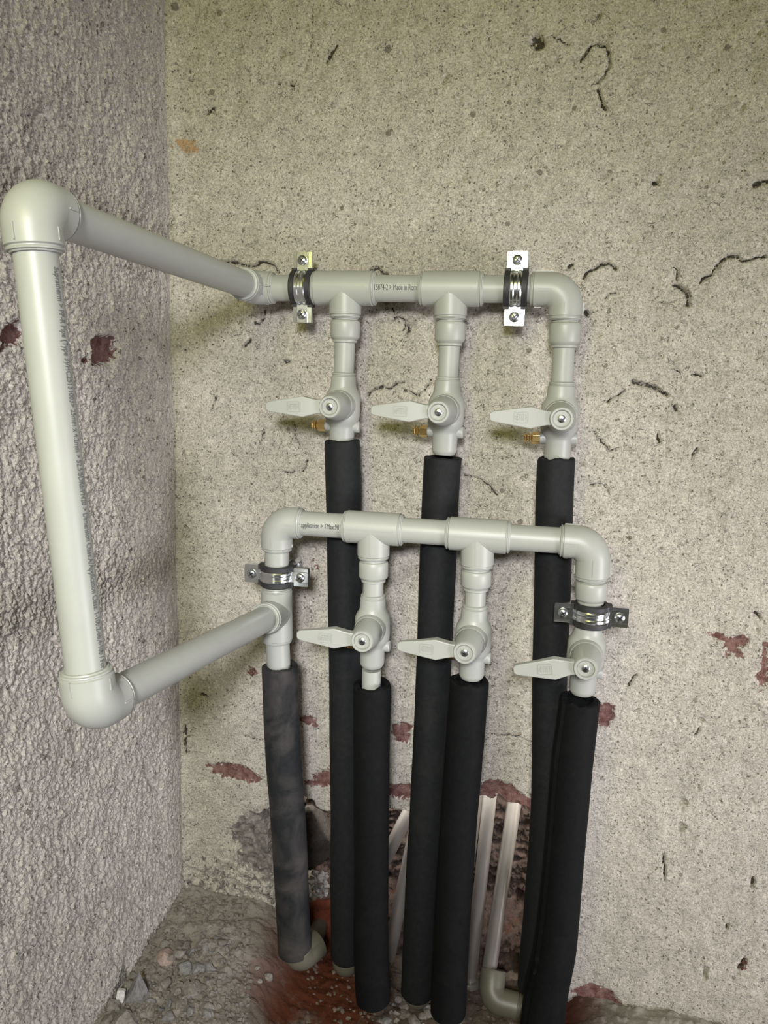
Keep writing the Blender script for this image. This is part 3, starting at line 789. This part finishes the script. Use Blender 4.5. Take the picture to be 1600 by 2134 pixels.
# ------------------------------------------------------------------ pipe clamps
def make_clamp():
    e = empty('pipe_clamp', (0, 0, 0), '', 'pipe clamp')
    r0 = 0.0122
    rub = MB()
    w = .0215
    # rubber lining: ring with raised flanges (axis x)
    prof = [(-w / 2, r0), (-w / 2, .0158), (-w / 2 + .0008, .0166), (-.0058, .0166), (-.0056, .0160), (.0056, .0160), (.0058, .0166), (w / 2 - .0008, .0166), (w / 2, .0158), (w / 2, r0)]
    rub.lathe((0, 0, 0), (1, 0, 0), prof + [(-w / 2, r0)], 64, cap0=False, cap1=False)
    for s in (-1, 1):
        for sx in (-1, 1): rub.box((sx * .0081, -.0002, s * .0162), .0052, .0085, .0040)
    rub.build('rubber_lining', RUBBER, e)
    for side, nm in ((-1, 'front_band'), (1, 'back_band')):
        mb = MB()
        n = 30; a0 = math.radians(10)
        path = []
        for i in range(n + 1):
            a = -math.pi / 2 + a0 + (math.pi - 2 * a0) * i / n
            path.append((math.sin(a), math.cos(a)))
        cross = [(-.0054, 0), (-.0042, .0007), (-.0022, .0007), (-.0012, .0001), (.0012, .0001), (.0022, .0007), (.0042, .0007), (.0054, 0)]
        base = 0
        for (sz, cy) in path:
            for cx, dr in cross:
                rr = .0163 + dr; mb.v.append(Vector((cx, side * cy * rr, sz * rr)))
            for cx, dr in reversed(cross):
                rr = .0153 + dr; mb.v.append(Vector((cx, side * cy * rr, sz * rr)))
        m = len(cross) * 2
        for k in range(n):
            for i in range(m):
                j = (i + 1) % m; mb.f.append((k * m + i, k * m + j, (k + 1) * m + j, (k + 1) * m + i))
        yb = side * .0030
        for s in (-1, 1):
            # ear plate: flat centre, folded edges
            pts = [(-.0095, side * -.0018), (-.0092, side * -.0001), (-.0058, 0), (-.0052, side * .0006), (.0052, side * .0006), (.0058, 0), (.0092, side * -.0001), (.0095, side * -.0018)]
            b = len(mb.v)
            for z in (.0158, .0175, .0322, .0330):
                for x, dy in pts: mb.v.append(Vector((x * (0.93 if z == .0330 else 1), yb + dy, s * z)))
                for x, dy in reversed(pts): mb.v.append(Vector((x * (0.93 if z == .0330 else 1), yb + dy - side * .0012, s * z)))
            mm = len(pts) * 2
            for k in range(3):
                for i in range(mm):
                    j = (i + 1) % mm; mb.f.append((b + k * mm + i, b + k * mm + j, b + (k + 1) * mm + j, b + (k + 1) * mm + i))
            mb.f.append(tuple(b + i for i in range(mm))); mb.f.append(tuple(b + 3 * mm + i for i in range(mm)))
        mb.build(nm, CHROME, e, angle=25)
    for s, rot in ((1, 0.7), (-1, -0.6)):
        sm = MB(); c = (0, -.0032, s * .0252)
        sm.lathe(c, (0, -1, 0), [(-.008, .0022), (0, .0022), (0, .0047), (.0014, .0047), (.0024, .0040), (.0030, .0026), (.0032, .0003)], 32)
        so = sm.build('screw', STEELD, e)
        x = MB(); R = Matrix.Rotation(rot, 3, 'Y')
        x.box((0, -.0063, s * .0252), .0054, .0005, .0011, R); x.box((0, -.0063, s * .0252), .0011, .0005, .0054, R)
        x.build('screw_slot', SOCKET, so, smooth=False)
    nut = MB().lathe((0, .0160, 0), (0, 1, 0), [(0, .0070), (.0060, .0070)], 6).build('mounting_nut', CHROME, e, smooth=False)
    return e
clamp0 = make_clamp()
cl = [((632, 600), YU, 0, 0, 'zinc clamp with black rubber upright on the top manifold, left of its first tee', (637, 543), .032),
      ((1075, 602.5), YU, 0, 0, 'zinc clamp with black rubber upright on the top manifold, beside its right elbow', (1078, 545), .032),
      ((577, 1198), YLO, 1, 0, 'zinc clamp with black rubber lying level around the left riser, bolt behind', None, .066),
      ((1231, 1280), YLO, 1, 0, 'zinc clamp with black rubber lying level above the lower right valve', None, .066)]
for i, (c, y, horiz, z, lab, s, back) in enumerate(cl):
    o = clamp0 if i == 0 else copy_tree(clamp0)
    o.location = P(*c, y); o['label'] = lab
    if horiz: o.rotation_euler = (0, math.radians(90), 0)
    st = MB().lathe((0, .020, 0), (0, 1, 0), [(0, .0036), (back - 0.002, .0036)], 16).build('threaded_stud', CHROME, o)
# spare bolt head in the wall beside the left riser clamp
bh = P(617, 1176, 0); mb = MB()
mb.lathe(bh + Vector((0, .004, 0)), (0, -1, 0), [(0, .0040), (.0125, .0040), (.0125, .0092), (.0140, .0092), (.0158, .0082), (.0166, .0060)], 28)
tag(mb.build('bolt', STEELD, None, bh), 'round steel bolt head in the wall behind the left riser clamp', 'bolt')

# ------------------------------------------------------------------ foam sleeves
def catmull(pts, n=10):
    out = []
    for i in range(len(pts) - 1):
        p0 = pts[max(i - 1, 0)]; p1 = pts[i]; p2 = pts[i + 1]; p3 = pts[min(i + 2, len(pts) - 1)]
        for k in range(n):
            t = k / n
            out.append(0.5 * ((2 * p1) + (p2 - p0) * t + (2 * p0 - 5 * p1 + 4 * p2 - p3) * t * t + (3 * p1 - p0 - 3 * p2 + p3) * t ** 3))
    out.append(pts[-1]); return out
def foam(pxs, y, r, label, mat=FOAM, jag=0.0, seed=0, rb=None, ybot=None, slit=None, rin=0.0128):
    w = []
    for k, (u, v) in enumerate(pxs):
        f = k / (len(pxs) - 1); yy = y if ybot is None else y + (ybot - y) * f
        w.append(P(u, v, yy))
    path = catmull(w, 12); n = len(path)
    rings = []
    t0 = path[1] - path[0]
    rings += [(path[2], t0, rin), (path[0] , t0, rin), (path[0], t0, r - 0.0012), (path[0] + t0.normalized() * .0012, t0, r)]
    for k in range(1, n - 1):
        rr = r if rb is None else r + (rb - r) * (k / (n - 1)) ** 1.5
        rings.append((path[k], path[k + 1] - path[k - 1], rr))
    te = path[-1] - path[-2]; re = r if rb is None else rb
    rings += [(path[-1] - te.normalized() * .003, te, re), (path[-1], te, re - .002), (path[-1], te, rin * 0.9), (path[-1] - te.normalized() * .01, te, rin * 0.9)]
    def wob(p, d, k):
        a = 0.0007 if k > 3 else 0.0
        q = Vector((p.x * 18, p.y * 18, p.z * 9 + seed * 3.1))
        p = p + d * (mnoise.noise(q) * a * 1.6 + mnoise.noise(q * 5) * a * 0.35)
        if slit is not None and k > 3:
            c = d.x * slit[0] + d.y * slit[1]
            if c > 0.994: p = p - d * 0.0040
        if k <= 3 and jag:
            p = p + Vector((0, 0, 1)) * (mnoise.noise(Vector((d.x * 1.3, d.y * 1.3, seed * 7.7))) * jag + mnoise.noise(Vector((d.x * 5, d.y * 5, seed))) * jag * 0.35)
        return p
    mb = MB().ring_sweep(rings, 56, cap0=False, cap1=False, wob=wob)
    e = mb.build('foam_sleeve', mat, None, w[0])
    return tag(e, label, 'pipe insulation')
f1 = foam([(713, 916), (716.5, 1080), (719.5, 1400), (720.5, 1600), (721, 1800), (721, 1996)], YU, .0175, 'black foam sleeve hanging from the top left valve behind the others', seed=1, jag=.0012)
f2 = foam([(923, 952), (917, 1050), (909.5, 1250), (903, 1400), (893.5, 1600), (880, 1850), (869, 2072)], YU, .0183, 'black foam sleeve hanging from the top middle valve', seed=2, jag=.001)
f3 = foam([(1159, 955), (1155, 1050), (1150, 1250), (1145, 1430), (1144, 1600), (1141, 1700), (1127, 1880), (1112, 2060)], YU, .0176, 'black foam sleeve hanging from the top right valve', seed=3, jag=.004)
f4 = foam([(583, 1386), (587, 1500), (592.5, 1600), (601, 1720), (607, 1830), (611, 1920), (614, 1984)], YLO, .0184, 'dusty charcoal foam sleeve at the far left under the riser', FOAM_DUSTY, seed=4, jag=.002, ybot=-.066)
f5 = foam([(775, 1425), (774, 1600), (773.5, 1850), (774, 2000), (777, 2085)], YLO, .0187, 'black foam sleeve under the lower left valve, running to the rubble', seed=5, mat=FOAM_SHADED, jag=.003)
f6 = foam([(978, 1416), (972, 1500), (964, 1600), (953, 1750), (944, 1900), (937, 2020), (933, 2112)], YLO, .0187, 'black foam sleeve under the lower middle valve', seed=6, mat=FOAM_SHADED, jag=.003)
f7 = foam([(1210, 1456), (1202, 1520), (1192, 1600), (1179, 1750), (1166, 1900), (1155, 1990), (1138, 2070), (1125, 2180)], YLO, .0184, 'thick black foam sleeve at the far right, bulging left at the floor', seed=7, mat=FOAM_SHADED, jag=.005, rb=.0225, slit=(-0.80, -0.60))
# grey pipe stubs seen in the foam mouths
pipe(P(774, 1395, YLO), P(773, 1450, YLO), .0094, 'short thin pipe end between the lower left valve and its foam sleeve', name='branch_pipe')

# end elbows at the floor
def end_elbow(u, v, y, label, leg=(0, 1, 0.0), L=0.05, r=.0150, up=0.015):
    c = P(u, v, y)
    return elbow(c, (0, 0, 1), up, leg, L, label, r=r, R=0.013, fins=False, mat=PPR_OLD, rims=(0, 0))
end_elbow(619, 1998, -.066, 'beige elbow at the bottom of the dusty left foam sleeve', leg=(0.55, 0.8, 0.12), L=.03, r=.0160, up=.016)
c0 = P(619, 1998, -.066); lg = Vector((0.45, 0.8, 0.55)).normalized()
tag(pipe(c0 + Vector((.55, .8, .12)).normalized() * .02, P(668, 1925, 0.03), .0100, 'beige pipe running back into the wall hole behind the dusty sleeve', mat=PPR_OLD), None)
end_elbow(719, 2016, YU, 'beige elbow at the bottom of the black sleeve behind the dusty one', r=.0145, up=.014)
end_elbow(867, 2085, YU, 'beige elbow just showing under the middle rear sleeve', r=.0138, up=.012)
end_elbow(933, 2130, YLO, 'beige elbow under the foam sleeve of the lower middle valve', r=.0150, up=.014)

# older pipes standing in the recess
def rpipe(a, b, ya, yb, r, label, ext=0.10):
    p = P(*a, ya); q = P(*b, yb); d = (p - q).normalized()
    return pipe(p + d * ext, q, r, label, mat=GREYTUBE, name='recess_pipe')
rpipe((1020, 1668), (975, 2085), .052, .022, .0078, 'silvery pipe in the wall hole right of the lower middle sleeve')
rpipe((1071, 1676), (1018, 2030), .062, .012, .0084, 'silvery pipe in the wall hole nearest the right sleeves, ending in an elbow')
rpipe((994, 1672), (958, 1930), .076, .070, .0070, 'sliver of silvery pipe behind the lower middle sleeve')
rpipe((842, 1712), (772, 1850), .046, .030, .0080, 'slanting bright pipe crossing the gap in the wall hole, upper of two', ext=.05)
rpipe((857, 1770), (796, 2060), .058, .030, .0084, 'slanting bright pipe crossing the gap in the wall hole, lower of two', ext=.04)
cE = P(1022, 2082, -.008)
elbow(cE, P(1030, 2000, .015) - cE, .030, (1, -.05, -.05), .034, 'beige elbow at the foot of the wall hole', r=.0145, R=.0135, mat=PPR_OLD, fins=False, rims=(0, 1))
pipe(cE + Vector((.03, 0, -.001)), cE + Vector((.075, .0, -.004)), .0115, 'beige floor pipe running right from the elbow in the wall hole', mat=PPR_OLD)
cA = P(974, 2092, .020)
elbow(cA, P(978, 1985, .030) - cA, .030, (1, .05, -.02), .030, 'beige elbow partly hidden behind the elbow at the foot of the wall hole', r=.0140, R=.0135, mat=PPR_OLD, fins=False, rims=(0, 0))
print('hole elbow z', cE.z, cA.z)

# ------------------------------------------------------------------ rubble
def rock_mesh(r, seed, flat=0.7, box=False):
    bm = bmesh.new()
    if box: bmesh.ops.create_cube(bm, size=1.5); bmesh.ops.subdivide_edges(bm, edges=bm.edges[:], cuts=5, use_grid_fill=True)
    else: bmesh.ops.create_icosphere(bm, subdivisions=3, radius=1)
    rr = random.Random(seed)
    planes = [(Vector((rr.uniform(-1, 1), rr.uniform(-1, 1), rr.uniform(-1, 1))).normalized(), rr.uniform(.5, .85)) for _ in range(9)]
    for v in bm.verts:
        if not box:
            for nn, d in planes:
                e = v.co.dot(nn) - d
                if e > 0: v.co -= nn * e
        v.co += v.co.normalized() * mnoise.noise(v.co * 2.3 + Vector((seed, 0, 0))) * .08
    sx, sy = rr.uniform(.8, 1.25), rr.uniform(.75, 1.1)
    for v in bm.verts: v.co = Vector((v.co.x * sx, v.co.y * sy, v.co.z * flat)) * r
    me = bpy.data.meshes.new('stone'); bm.to_mesh(me); bm.free(); return me
def rock(name, u, v, r, seed, mat, label, cat='stone', group=None, flat=0.7, rot=None, sink=0.35, pos=None, mesh=None):
    me = mesh or rock_mesh(r, seed, flat)
    if not me.materials: me.materials.append(mat)
    o = bpy.data.objects.new(name, me); COL.objects.link(o)
    p = pos or fpt(u, v); o.location = p + Vector((0, 0, r * flat * (1 - sink)))
    o.rotation_euler = rot or (0, 0, seed * 1.3)
    return tag(o, label, cat, group)
# the big triangular grey stone
bm = bmesh.new()
tri = [(-.0125, 0, -.006), (.0125, 0, -.006), (.0015, .004, .019), (-.010, -.012, -.007), (.011, -.012, -.007), (.001, -.010, .012), (.004, .010, -.004)]
for p in tri: bm.verts.new(p)
bmesh.ops.convex_hull(bm, input=bm.verts[:])
bmesh.ops.subdivide_edges(bm, edges=bm.edges[:], cuts=2, use_grid_fill=True)
for v in bm.verts: v.co += v.co.normalized() * mnoise.noise(v.co * 220) * .0012
me = bpy.data.meshes.new('stone'); bm.to_mesh(me); bm.free()
rock('stone', 287, 2072, .010, 0, ROCK_GREY, 'large triangular grey stone leaning at the foot of the left wall', mesh=me, rot=(0.1, 0, 0.1), sink=.2)
bm = bmesh.new(); bmesh.ops.create_cube(bm, size=1.0)
bmesh.ops.bevel(bm, geom=bm.edges[:], offset=.06, segments=2, affect='EDGES')
for v in bm.verts: v.co = Vector((v.co.x * .0078, v.co.y * .005, v.co.z * .0125))
me = bpy.data.meshes.new('chip'); bm.to_mesh(me); bm.free()
rock('plaster_chip', 252, 2086, .008, 0, ROCK_WHITE, 'small white rectangular chip beside the triangular grey stone', 'plaster chip', mesh=me, rot=(-.25, .1, .2), sink=-.1)
rock('stone', 346, 2002, .0115, 5, ROCK_PINK, 'flat pinkish stone at the top of the rubble heap, by the left wall', flat=.6)
rock('stone', 375, 1993, .0075, 8, ROCK_PALE, 'pale angular stone right beside the flat pinkish stone')
rock('stone', 385, 2020, .0095, 9, ROCK_GREY, 'dark grey stone just below and right of the flat pinkish stone', flat=.6)
rock('stone', 238, 2106, .0095, 12, ROCK_PALE, 'pale beige lump below the white chip at the left wall')
rock('stone', 262, 2130, .0140, 14, ROCK_PALE, 'broad pale stone cut by the bottom edge of the photo, left', flat=.55)
rock('stone', 345, 1972, .0080, 15, ROCK_PALE, 'pale stone topmost of the rubble heap, above the pinkish one', flat=.55)
rock('stone', 412, 2022, .0070, 16, ROCK_GREY, 'grey stone at the right of the rubble heap, next to the red dust', flat=.6)
rock('stone', 400, 2065, .0100, 17, ROCK_PALE, 'pale elongated stone in the middle right of the rubble heap', flat=.5)
rock('stone', 560, 2040, .0062, 18, ROCK_PALE, 'pale pebble on red dust left of the dusty sleeve elbow', sink=.3)
rock('stone', 541, 2046, .0034, 19, ROCK_PALE, 'tiny pale pebble on red dust left of a bigger pebble', sink=.3)
rock('stone', 535, 2020, .0032, 20, ROCK_PALE, 'tiny pale pebble on red dust above a pair of pebbles', sink=.3)
protos = []
for k in range(20):
    pr_ = .0030 + .0058 * k / 19
    m_ = rock_mesh(pr_, 40 + k, .85); m_.materials.append([ROCK_PALE, ROCK_WARM, ROCK_WARM, ROCK_PALE, ROCK_GREY, ROCK_WARM][k % 6]); protos.append((pr_, m_))
def scatter(n, box, rmin, rmax, name, label, group, seed):
    rr = random.Random(seed)
    for k in range(n):
        u = rr.uniform(box[0], box[2]); v = rr.uniform(box[1], box[3])
        p = fpt(u, v)
        if p.y > 0.0 or p.x < XC + 0.008: continue
        r = rmin + (rmax - rmin) * rr.random() ** 2
        cand = sorted(protos, key=lambda q: abs(q[0] - r))[:5]; pr, me = cand[rr.randrange(5)]
        o = bpy.data.objects.new(name, me); COL.objects.link(o); r = pr
        o.scale = (rr.uniform(.8, 1.3), rr.uniform(.8, 1.2), rr.uniform(.7, 1.1))
        o.rotation_euler = (rr.uniform(-.5, .5), rr.uniform(-.5, .5), rr.uniform(0, 6))
        o.location = p + Vector((0, 0, r * .15)); tag(o, label, 'stone', group)
scatter(190, (215, 1945, 470, 2140), .0030, .0085, 'rubble_stone', 'small grey rubble stone in the heap where left wall, back wall and floor meet', 'small stones of the corner rubble heap', 3)
scatter(22, (780, 2085, 910, 2150), .004, .0095, 'rubble_stone', 'small beige rubble stone on the floor between the lower middle foam sleeves', 'stones between the foam sleeves', 5)
# fine gravel: one uncountable object each
def gravel(name, n, box, rmin, rmax, mat, seed, plane=None):
    rr = random.Random(seed); src = rock_mesh(1.0, 90, .8)
    bm = bmesh.new(); bmesh.ops.create_icosphere(bm, subdivisions=1, radius=1)
    vs = [v.co.copy() for v in bm.verts]; fs = [tuple(v.index for v in f.verts) for f in bm.faces]; bm.free()
    V = []; Fc = []
    for k in range(n):
        u = rr.uniform(box[0], box[2]); v = rr.uniform(box[1], box[3])
        p = fpt(u, v) if plane is None else plane(u, v, rr)
        if plane is None and (p.y > 0.0 or p.x < XC + 0.003): continue
        r = rmin + (rmax - rmin) * rr.random() ** 2.5; b = len(V)
        R = Matrix.Rotation(rr.uniform(0, 6), 3, Vector((rr.random(), rr.random(), 1)))
        s = [rr.uniform(.7, 1.3) for _ in range(3)]
        j = [rr.uniform(.75, 1.2) for _ in vs]
        for q, jj in zip(vs, j): V.append(p + R @ Vector((q.x * s[0], q.y * s[1], q.z * s[2])) * r * jj)
        Fc += [tuple(b + i for i in f) for f in fs]
    me = bpy.data.meshes.new(name); me.from_pydata([tuple(v) for v in V], [], Fc); me.materials.append(mat)
    o = bpy.data.objects.new(name, me); COL.objects.link(o); return o
tag(gravel('gravel', 3200, (220, 1870, 520, 2150), .0008, .0042, ROCK_WARM, 21), 'fine grey gravel and plaster crumbs spread over the floor corner at left', 'gravel', kind='stuff')
tag(gravel('gravel', 700, (640, 1990, 1080, 2150), .0008, .0036, ROCK_BROWN, 22), 'fine crumbs of mortar on the floor under the middle foam sleeves', 'gravel', kind='stuff')
def hp(u, v, rr):
    return P(u, v, rr.uniform(.045, .055))
tag(gravel('gravel', 60, (648, 1818, 684, 1868), .002, .0048, ROCK_PALE, 23, hp), 'cluster of pebbles inside the wall hole left of the rear black sleeve', 'gravel', kind='stuff')
# orange clay piece and dark stone in the hole
me = rock_mesh(.030, 61, 1.25); me.materials.append(CLAY)
rock('clay_brick', 0, 0, .03, 61, CLAY, 'smooth orange clay brick piece in the wall hole behind the dusty sleeve', 'brick', mesh=me, pos=P(672, 1920, .035) - Vector((0, 0, .02)), flat=1.0)
me = rock_mesh(.036, 71, 1.2); me.materials.append(ROCK_DARK)
rock('stone', 0, 0, .036, 71, ROCK_DARK, 'big dark stone wedged in the wall hole right of the dusty sleeve', mesh=me, pos=P(650, 1745, .045) - Vector((0, 0, .022)), flat=1.0)

# ------------------------------------------------------------------ groups of repeats
GROUPS = {'ball_valve': 'ball valves of the two rows', 'pipe_clamp': 'clamps holding the manifolds', 'foam_sleeve': 'foam sleeves on the drop pipes',
          'reducing_coupling': 'couplings under the manifolds', 'pipe_tee': 'tees of the manifolds', 'branch_pipe': 'thin pipes above the valves',
          'recess_pipe': 'older pipes standing in the wall hole'}
for o in bpy.data.objects:
    if o.parent is None and 'group' not in o:
        g_ = GROUPS.get(o.name.split('.')[0])
        if g_ and o.get('label'): o['group'] = g_
